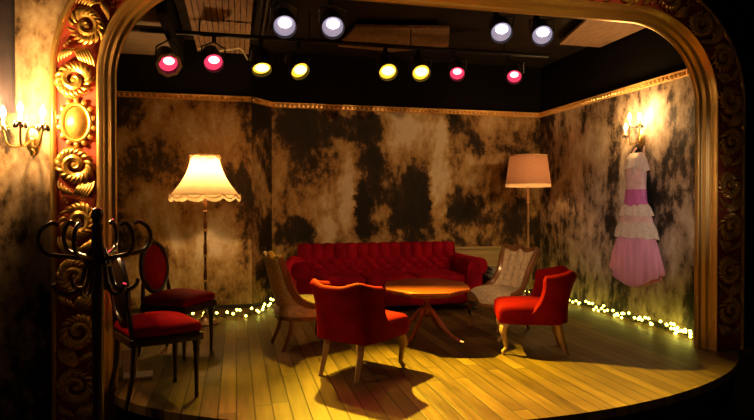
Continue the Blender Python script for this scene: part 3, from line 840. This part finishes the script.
# left floor lamp with a fringed bell shade
def bell_lamp():
    t = thing('floor_lamp', 'tall floor lamp with glowing scalloped cream bell shade beside the red oval backed chair', 'lamp', (-.325, 6.62, 0))
    MB().lathe([(.15, 0), (.155, .015), (.13, .03), (.06, .05), (.03, .09), (.02, .12)], 24).build('base', 'walnut', t)
    prof = [(.014, .1)]
    for z0 in (.2, .45, .72, 1.0, 1.2):
        prof += [(.014, z0), (.026, z0+.015), (.015, z0+.03), (.021, z0+.06), (.018, z0+.14), (.012, z0+.16)]
    prof += [(.012, 1.5)]
    MB().lathe(prof, 14).build('pole', 'walnut', t)
    for z0 in (.26, .51, .78, 1.06): MB().lathe([(.016, z0-.06), (.026, z0-.052), (.026, z0-.04), (.016, z0-.032)], 14).build('pole_collar', 'brass', t)
    NP = 12
    def shade(u, v):
        a = 2*PI*u; zt, zb = 1.815, 1.40
        r = .150+.185*(v**1.9)+.025*v
        pan = 1-.028*abs(math.sin(NP*a/2))*0-.03*(1-abs(math.cos(NP*a/2)))*v
        z = zt+(zb-zt)*v
        return (r*pan*math.cos(a), r*pan*math.sin(a), z)
    MB().grid(shade, 96, 20, cu=True).build('shade', 'shade_cream', t, sharp=80)
    def fr_(u, v):
        a = 2*PI*u; r = .364+.012*v
        zb = 1.40-.03-.045*abs(math.sin(NP*a/2)); z = 1.405+(zb-1.405)*v
        rip = .006*math.sin(a*90)*v
        pan = 1-.03*(1-abs(math.cos(NP*a/2)))
        return ((r*pan+rip)*math.cos(a), (r*pan+rip)*math.sin(a), z)
    MB().grid(fr_, 240, 4, cu=True).build('fringe', 'fringe_cream', t, sharp=80)
    m = MB()
    for k in range(NP):
        pts = []
        for i in range(9):
            u = k/NP+i/8/NP; a = 2*PI*u; pts.append((.372*math.cos(a), .372*math.sin(a), 1.405-.045*math.sin(PI*i/8)))
        m.tube(pts, .007, 5)
    m.build('braid', 'fringe_cream', t)
    m = MB()
    for k in range(8):
        pts = []
        for i in range(7):
            a = 2*PI*(k+i/6)/8; pts.append((.160*math.cos(a)*(1+.05*math.sin(PI*i/6)), .160*math.sin(a)*(1+.05*math.sin(PI*i/6)), 1.825-.035*math.sin(PI*i/6)))
        m.tube(pts, .007, 5)
    m.tube([(.158*math.cos(2*PI*i/32), .158*math.sin(2*PI*i/32), 1.825) for i in range(32)], .008, 5, True)
    m.build('top_trim', 'fringe_cream', t)
    m = MB(); m.tube([(-.156, 0, 1.80), (.156, 0, 1.80)], .003, 5); m.tube([(0, -.156, 1.80), (0, .156, 1.80)], .003, 5); m.tube([(0, 0, 1.5), (0, 0, 1.80)], .006, 6); m.build('shade_carrier', 'brass', t)
    MB().sphere((0, 0, 1.60), .035, 12, (1, 1, 1.25)).build('bulb', 'bulb_warm', t)
    light('bell_lamp_light', 'POINT', (0, 0, 1.63), P_LAMP_L, WARM, t, radius=.045)
bell_lamp()
def drum_lamp():
    t = thing('floor_lamp', 'floor lamp with dim pinkish tapered drum shade behind the cream chair in the right corner', 'lamp', (3.80, 7.15, 0))
    MB().lathe([(.14, 0), (.145, .015), (.12, .03), (.05, .05), (.025, .09), (.015, .12)], 24).build('base', 'walnut', t)
    prof = [(.013, .1)]
    for z0 in (.3, .7, 1.05, 1.30): prof += [(.013, z0), (.024, z0+.02), (.014, z0+.04), (.020, z0+.08), (.013, z0+.14)]
    prof += [(.012, 1.55)]
    MB().lathe(prof, 14).build('pole', 'pale_wood', t)
    MB().grid(lambda u, v: ((.245+.05*v)*math.cos(2*PI*u), (.245+.05*v)*math.sin(2*PI*u), 1.945-.385*v), 64, 8, cu=True).build('shade', 'shade_pink', t, sharp=80)
    MB().grid(lambda u, v: ((.297+.004*math.sin(2*PI*u*70)*v)*math.cos(2*PI*u), (.297+.004*math.sin(2*PI*u*70)*v)*math.sin(2*PI*u), 1.566-.04*v), 140, 3, cu=True).build('fringe', 'fringe_cream', t, sharp=80)
    MB().tube([(.246*math.cos(2*PI*i/48), .246*math.sin(2*PI*i/48), 1.945) for i in range(48)], .007, 5, True).build('top_trim', 'fringe_cream', t)
    m = MB(); m.tube([(-.245, 0, 1.90), (.245, 0, 1.90)], .003, 5); m.tube([(0, -.245, 1.90), (0, .245, 1.90)], .003, 5); m.tube([(0, 0, 1.55), (0, 0, 1.90)], .006, 6); m.build('shade_carrier', 'brass', t)
    MB().sphere((0, 0, 1.66), .03, 12, (1, 1, 1.25)).build('bulb', 'bulb_warm', t)
    light('drum_lamp_light', 'POINT', (0, 0, 1.72), P_LAMP_R, WARM, t, radius=.04)
drum_lamp()

# bentwood coat stand on the hall floor in front of the frame
def coat_stand():
    t = thing('coat_stand', 'dark bentwood coat stand with curled hooks in front of the gilt frame', 'coat stand', (-.665, 3.13, -.5))
    MB().lathe([(.024, .10), (.027, .5), (.026, 1.0), (.03, 1.45), (.03, 1.52), (.034, 1.55), (.03, 1.60), (.024, 1.66), (.03, 1.69), (.02, 1.705), (.027, 1.73), (.03, 1.75), (.022, 1.775), (.004, 1.785)], 16).build('pole', 'bentwood', t)
    for k in range(6):
        an = math.radians(20+60*k); r = Matrix.Rotation(an, 3, 'Z')
        pts = smoothpts([(.028, 0, 1.50), (.06, 0, 1.53), (.15, 0, 1.548), (.235, 0, 1.565), (.272, 0, 1.615), (.262, 0, 1.675), (.215, 0, 1.71), (.185, 0, 1.70)], 5)
        MB().tube([r @ Vector((p.x*.92, 0, p.z)) for p in pts], .0105, 8).build('hook', 'bentwood', t)
        pts = smoothpts([(.028, 0, 1.585), (.05, 0, 1.52), (.062, 0, 1.45), (.085, 0, 1.385), (.13, 0, 1.365), (.175, 0, 1.385), (.19, 0, 1.42)], 5)
        MB().tube([r @ p for p in pts], .0105, 8).build('hook', 'bentwood', t)
    MB().tube([(.055*math.cos(2*PI*i/24), .055*math.sin(2*PI*i/24), 1.50) for i in range(24)], .010, 8, True).build('ring', 'bentwood', t)
    for k in range(4):
        an = math.radians(40+90*k); r = Matrix.Rotation(an, 3, 'Z')
        pts = smoothpts([(.03, 0, .62), (.05, 0, .45), (.12, 0, .30), (.22, 0, .16), (.28, 0, .05), (.30, 0, .014)], 5)
        MB().tube([r @ p for p in pts], .014, 8).build('leg', 'bentwood', t)
    MB().tube([(.20*math.cos(2*PI*i/36), .20*math.sin(2*PI*i/36), .19) for i in range(36)], .010, 8, True).build('umbrella_ring', 'bentwood', t)
coat_stand()

# wall sconces
def sconce(label, loc, rz, arms, energy, mat='bulb_hot', sc_=1.):
    """local -Y points out of the wall; arms: list of (x, out, z) of the candles"""
    t = thing('wall_sconce', label, 'wall light', loc, rz, 'candle sconces')
    MB().sphere((0, -.012, 0), .06, 16, (.8, .25, 1.6)).build('back_plate', 'brass', t)
    m = MB(); m.sphere((0, -.03, .0), .022, 10); m.sphere((0, -.025, -.085), .018, 8, (1, 1, 1.6)); m.build('boss', 'brass', t)
    for (x, y, z) in arms:
        pts = smoothpts([(0, -.03, 0), (x*.35, y*.6-.01, -.055), (x*.8, y*.95, -.05), (x, y, z*.35), (x, y, z-.085)], 5)
        a = MB().tube(pts, .007, 7).build('arm', 'brass', t)
        m = MB(); m.lathe([(.006, z-.10), (.030, z-.092), (.036, z-.08), (.034, z-.075), (.012, z-.078)], 14, c=(x, y, 0))
        m.build('drip_pan', 'brass', a)
        MB().lathe([(.011, z-.08), (.011, z-.02)], 10, c=(x, y, 0)).build('candle', 'candle_tube', a)
        MB().lathe([(.009, z-.02), (.017, z+.0), (.015, z+.02), (.003, z+.05)], 10, c=(x, y, 0)).build('bulb', mat, a)
        m = MB()
        for k in range(7):
            b = 2*PI*k/7; m.sphere((x+.034*math.cos(b), y+.034*math.sin(b), z-.10), .009, 6, (1, 1, 1.9))
        m.build('pendant_drops', 'grey_metal', a)
        light('candle_light', 'POINT', (x, y-.02, z+.012), energy, WARM, t, radius=.02)
    return t
sconce('candle wall light above the pink dress on the right wall', (XR-.005, 5.60, 2.02), -PI/2, [(-.12, -.12, .13), (.13, -.14, .21), (.02, -.18, .22)], P_SCONCE_R/3)
sconce('glaring candle wall light on the plaster left of the gilt frame', (-1.32, 4.37, 1.73), 0, [(-.11, -.21, .14), (.12, -.22, .15), (.01, -.28, .16)], P_SCONCE_L/3)

# dress on the right wall
def dress():
    YC, XW = 5.60, XR
    t = thing('pink_dress', 'long tiered pink and cream dress hanging on the right wall below the sconce', 'dress', (XW, YC, 0))
    def tier(name, rows, mat, nf, amp, lean=0.):
        """rows: (z, half width, half depth); ripple grows towards the hem"""
        m = MB(); R = rows; n = 14
        def fn(u, v):
            k = v*(len(R)-1); i = int(min(k, len(R)-2)); f = k-i
            z, hw, hd = [R[i][j]+(R[i+1][j]-R[i][j])*f for j in range(3)]
            a = 2*PI*u; rp = 1+amp*v*math.sin(nf*a+1.3*math.sin(3*a))
            y = hw*math.cos(a)*rp; x = -.085+hd*math.sin(a)*(rp if math.sin(a) < 0 else 1)
            z += amp*.25*v*math.sin(nf*a*.5+1)*.5+lean*v**2*math.cos(a)**2
            return (min(x, -.004), y, z)
        m.grid(fn, 72, n, cu=True); return m.build(name, mat, t, sharp=80)
    tier('bodice', [(1.78, .145, .03), (1.72, .165, .055), (1.62, .16, .06), (1.50, .15, .055), (1.44, .155, .055)], 'pink_satin', 9, .03)
    tier('sash', [(1.46, .158, .062), (1.36, .17, .066), (1.27, .195, .07)], 'magenta_satin', 8, .03)
    tier('ruffle', [(1.30, .19, .065), (1.25, .23, .078), (1.17, .265, .085)], 'cream_lace', 13, .06)
    tier('middle_tier', [(1.24, .20, .06), (1.14, .255, .072), (1.05, .28, .075)], 'pink_satin', 11, .04)
    tier('ruffle', [(1.10, .275, .075), (1.03, .32, .082), (.93, .345, .084)], 'cream_lace', 15, .05)
    tier('skirt', [(1.0, .27, .068), (.85, .34, .076), (.65, .40, .082), (.50, .43, .084), (.40, .42, .082)], 'pink_net', 13, .06, .16)
    tier('neck_ruffle', [(1.86, .10, .03), (1.80, .15, .06), (1.70, .19, .075)], 'cream_lace', 9, .10, -.05)
    for s in (-1, 1):
        MB().tube(smoothpts([(-.07, s*.11, 1.77), (-.06, s*.10, 1.84), (-.045, s*.075, 1.90), (-.03, s*.06, 1.925)], 5), .013, 6, flat=.5).build('strap', 'pink_satin', t)
    m = MB(); m.sphere((-.125, -.05, 1.76), .05, 10, (.5, 1, .7)); m.sphere((-.125, .04, 1.74), .045, 10, (.5, 1, .8)); m.sphere((-.135, 0, 1.75), .02, 8)
    m.tube(smoothpts([(-.135, 0, 1.75), (-.14, -.04, 1.70), (-.14, -.06, 1.63)], 4), .012, 6); m.build('bow', 'cream_lace', t)
    h = thing('coat_hanger', 'thin wire hanger carrying the pink dress', 'hanger', (XW, YC, 0))
    MB().tube(smoothpts([(-.03, -.16, 1.80), (-.03, -.06, 1.90), (-.03, 0, 1.935), (-.03, .06, 1.90), (-.03, .16, 1.80)], 5), .005, 6).build('shoulder_bar', 'black_metal', h)
    MB().tube(smoothpts([(-.03, 0, 1.935), (-.03, 0, 1.965), (-.03, .02, 1.985), (-.015, .01, 2.0), (-.006, 0, 1.985)], 5), .004, 6).build('hook', 'black_metal', h)
dress()

# strings of fairy lights lying along the foot of the walls
def string(label, path, n, jit, name='fairy_lights'):
    t = thing(name, label, 'string lights', (0, 0, 0), group='fairy light strings')
    P = smoothpts([(x, y, .012) for x, y in path], 12); m = []
    for i, p in enumerate(P): m.append((p.x+rnd.uniform(-.02, .02), p.y+rnd.uniform(-.02, .02), .012+rnd.uniform(0, .05)))
    cb = smoothpts(m, 3)
    MB().tube(cb, .005, 5).build('cable', 'cable', t)
    for i in range(n):
        k = (i+.5)/n*(len(cb)-1); p = cb[int(k)]
        q = (p.x+rnd.uniform(-jit, jit), p.y+rnd.uniform(-jit, jit), max(.02, p.z+rnd.uniform(0, .05)))
        m_ = MB(); m_.sphere((0, 0, 0), .0155, 8); o = m_.build('bulb', 'fairy', t); o.location = q
    return t
string('string of fairy lights on the floor along the right wall under the dress', [(3.75, 7.55), (4.14, 7.5), (4.24, 7.1), (4.22, 6.5), (4.25, 6.0), (4.2, 5.5), (4.25, 5.1), (4.23, 4.85), (4.26, 4.62)], 84, .05)
string('string of fairy lights on the floor behind the floor lamp at left', [(-1.2, 6.9), (-.7, 6.92), (-.3, 6.85), (.05, 6.82), (.28, 7.05), (.42, 7.45), (.52, 7.68)], 30, .04)

# odds and ends
t = thing('folded_card', 'pale folded card on the stage floor behind the dark chair leg', 'card', (-.75, 4.72, 0), .1)
MB().box((.03, -.04, .012), (.20, .16, .022)).build('lower_leaf', 'paper', t, smooth=False)
m = MB(); m.add([(-.085, .05, .0), (.02, .05, 0), (.02, .10, .18), (-.085, .10, .18), (-.085, .056, .0), (.02, .056, 0), (.02, .106, .18), (-.085, .106, .18)], [(0, 1, 2, 3), (7, 6, 5, 4), (0, 4, 5, 1), (1, 5, 6, 2), (2, 6, 7, 3), (3, 7, 4, 0)])
m.build('upright_leaf', 'paper', t, smooth=False)
t = thing('cloth_bundle', 'dark bundle of folded cloth between the sofa arm and the cream chair', 'cloth', (3.42, 7.30, 0))
MB().rbox((0, 0, .17), (.46, .40, .34), .09, 10, dome=.02).build('bag', 'dark_cloth', t)
m = MB()
for i in range(3):
    m.rbox((.01*i-.02, -.02+.015*i, .36+.035*i), (.40-.05*i, .34, .05), .024, 6, shape=lambda p, i=i: Vector((p.x, p.y, p.z+.012*math.sin(p.x*14+i*2))))
m.build('folded_cloth', 'grey_cloth', t)

# dark drape at the left of the hall
def drape():
    m = MB()
    def fn(u, v, d):
        x = -2.3+.91*u; return (x, 4.22+.03*math.sin(u*40)+d, 1.89+1.5*v)
    m.grid(lambda u, v: fn(u, v, 0), 80, 2); m.grid(lambda u, v: fn(u, v, .012), 80, 2)
    for v in (0, 1): m.grid(lambda u, w_, v=v: fn(u, v, .012*w_), 80, 1)
    for u in (0, 1): m.grid(lambda v, w_, u=u: fn(u, v, .012*w_), 2, 1)
    tag(m.build('hall_drape', 'drape', sharp=80), 'dark drape hanging on the hall wall above the left sconce, cut by the picture edge', 'curtain')
drape()
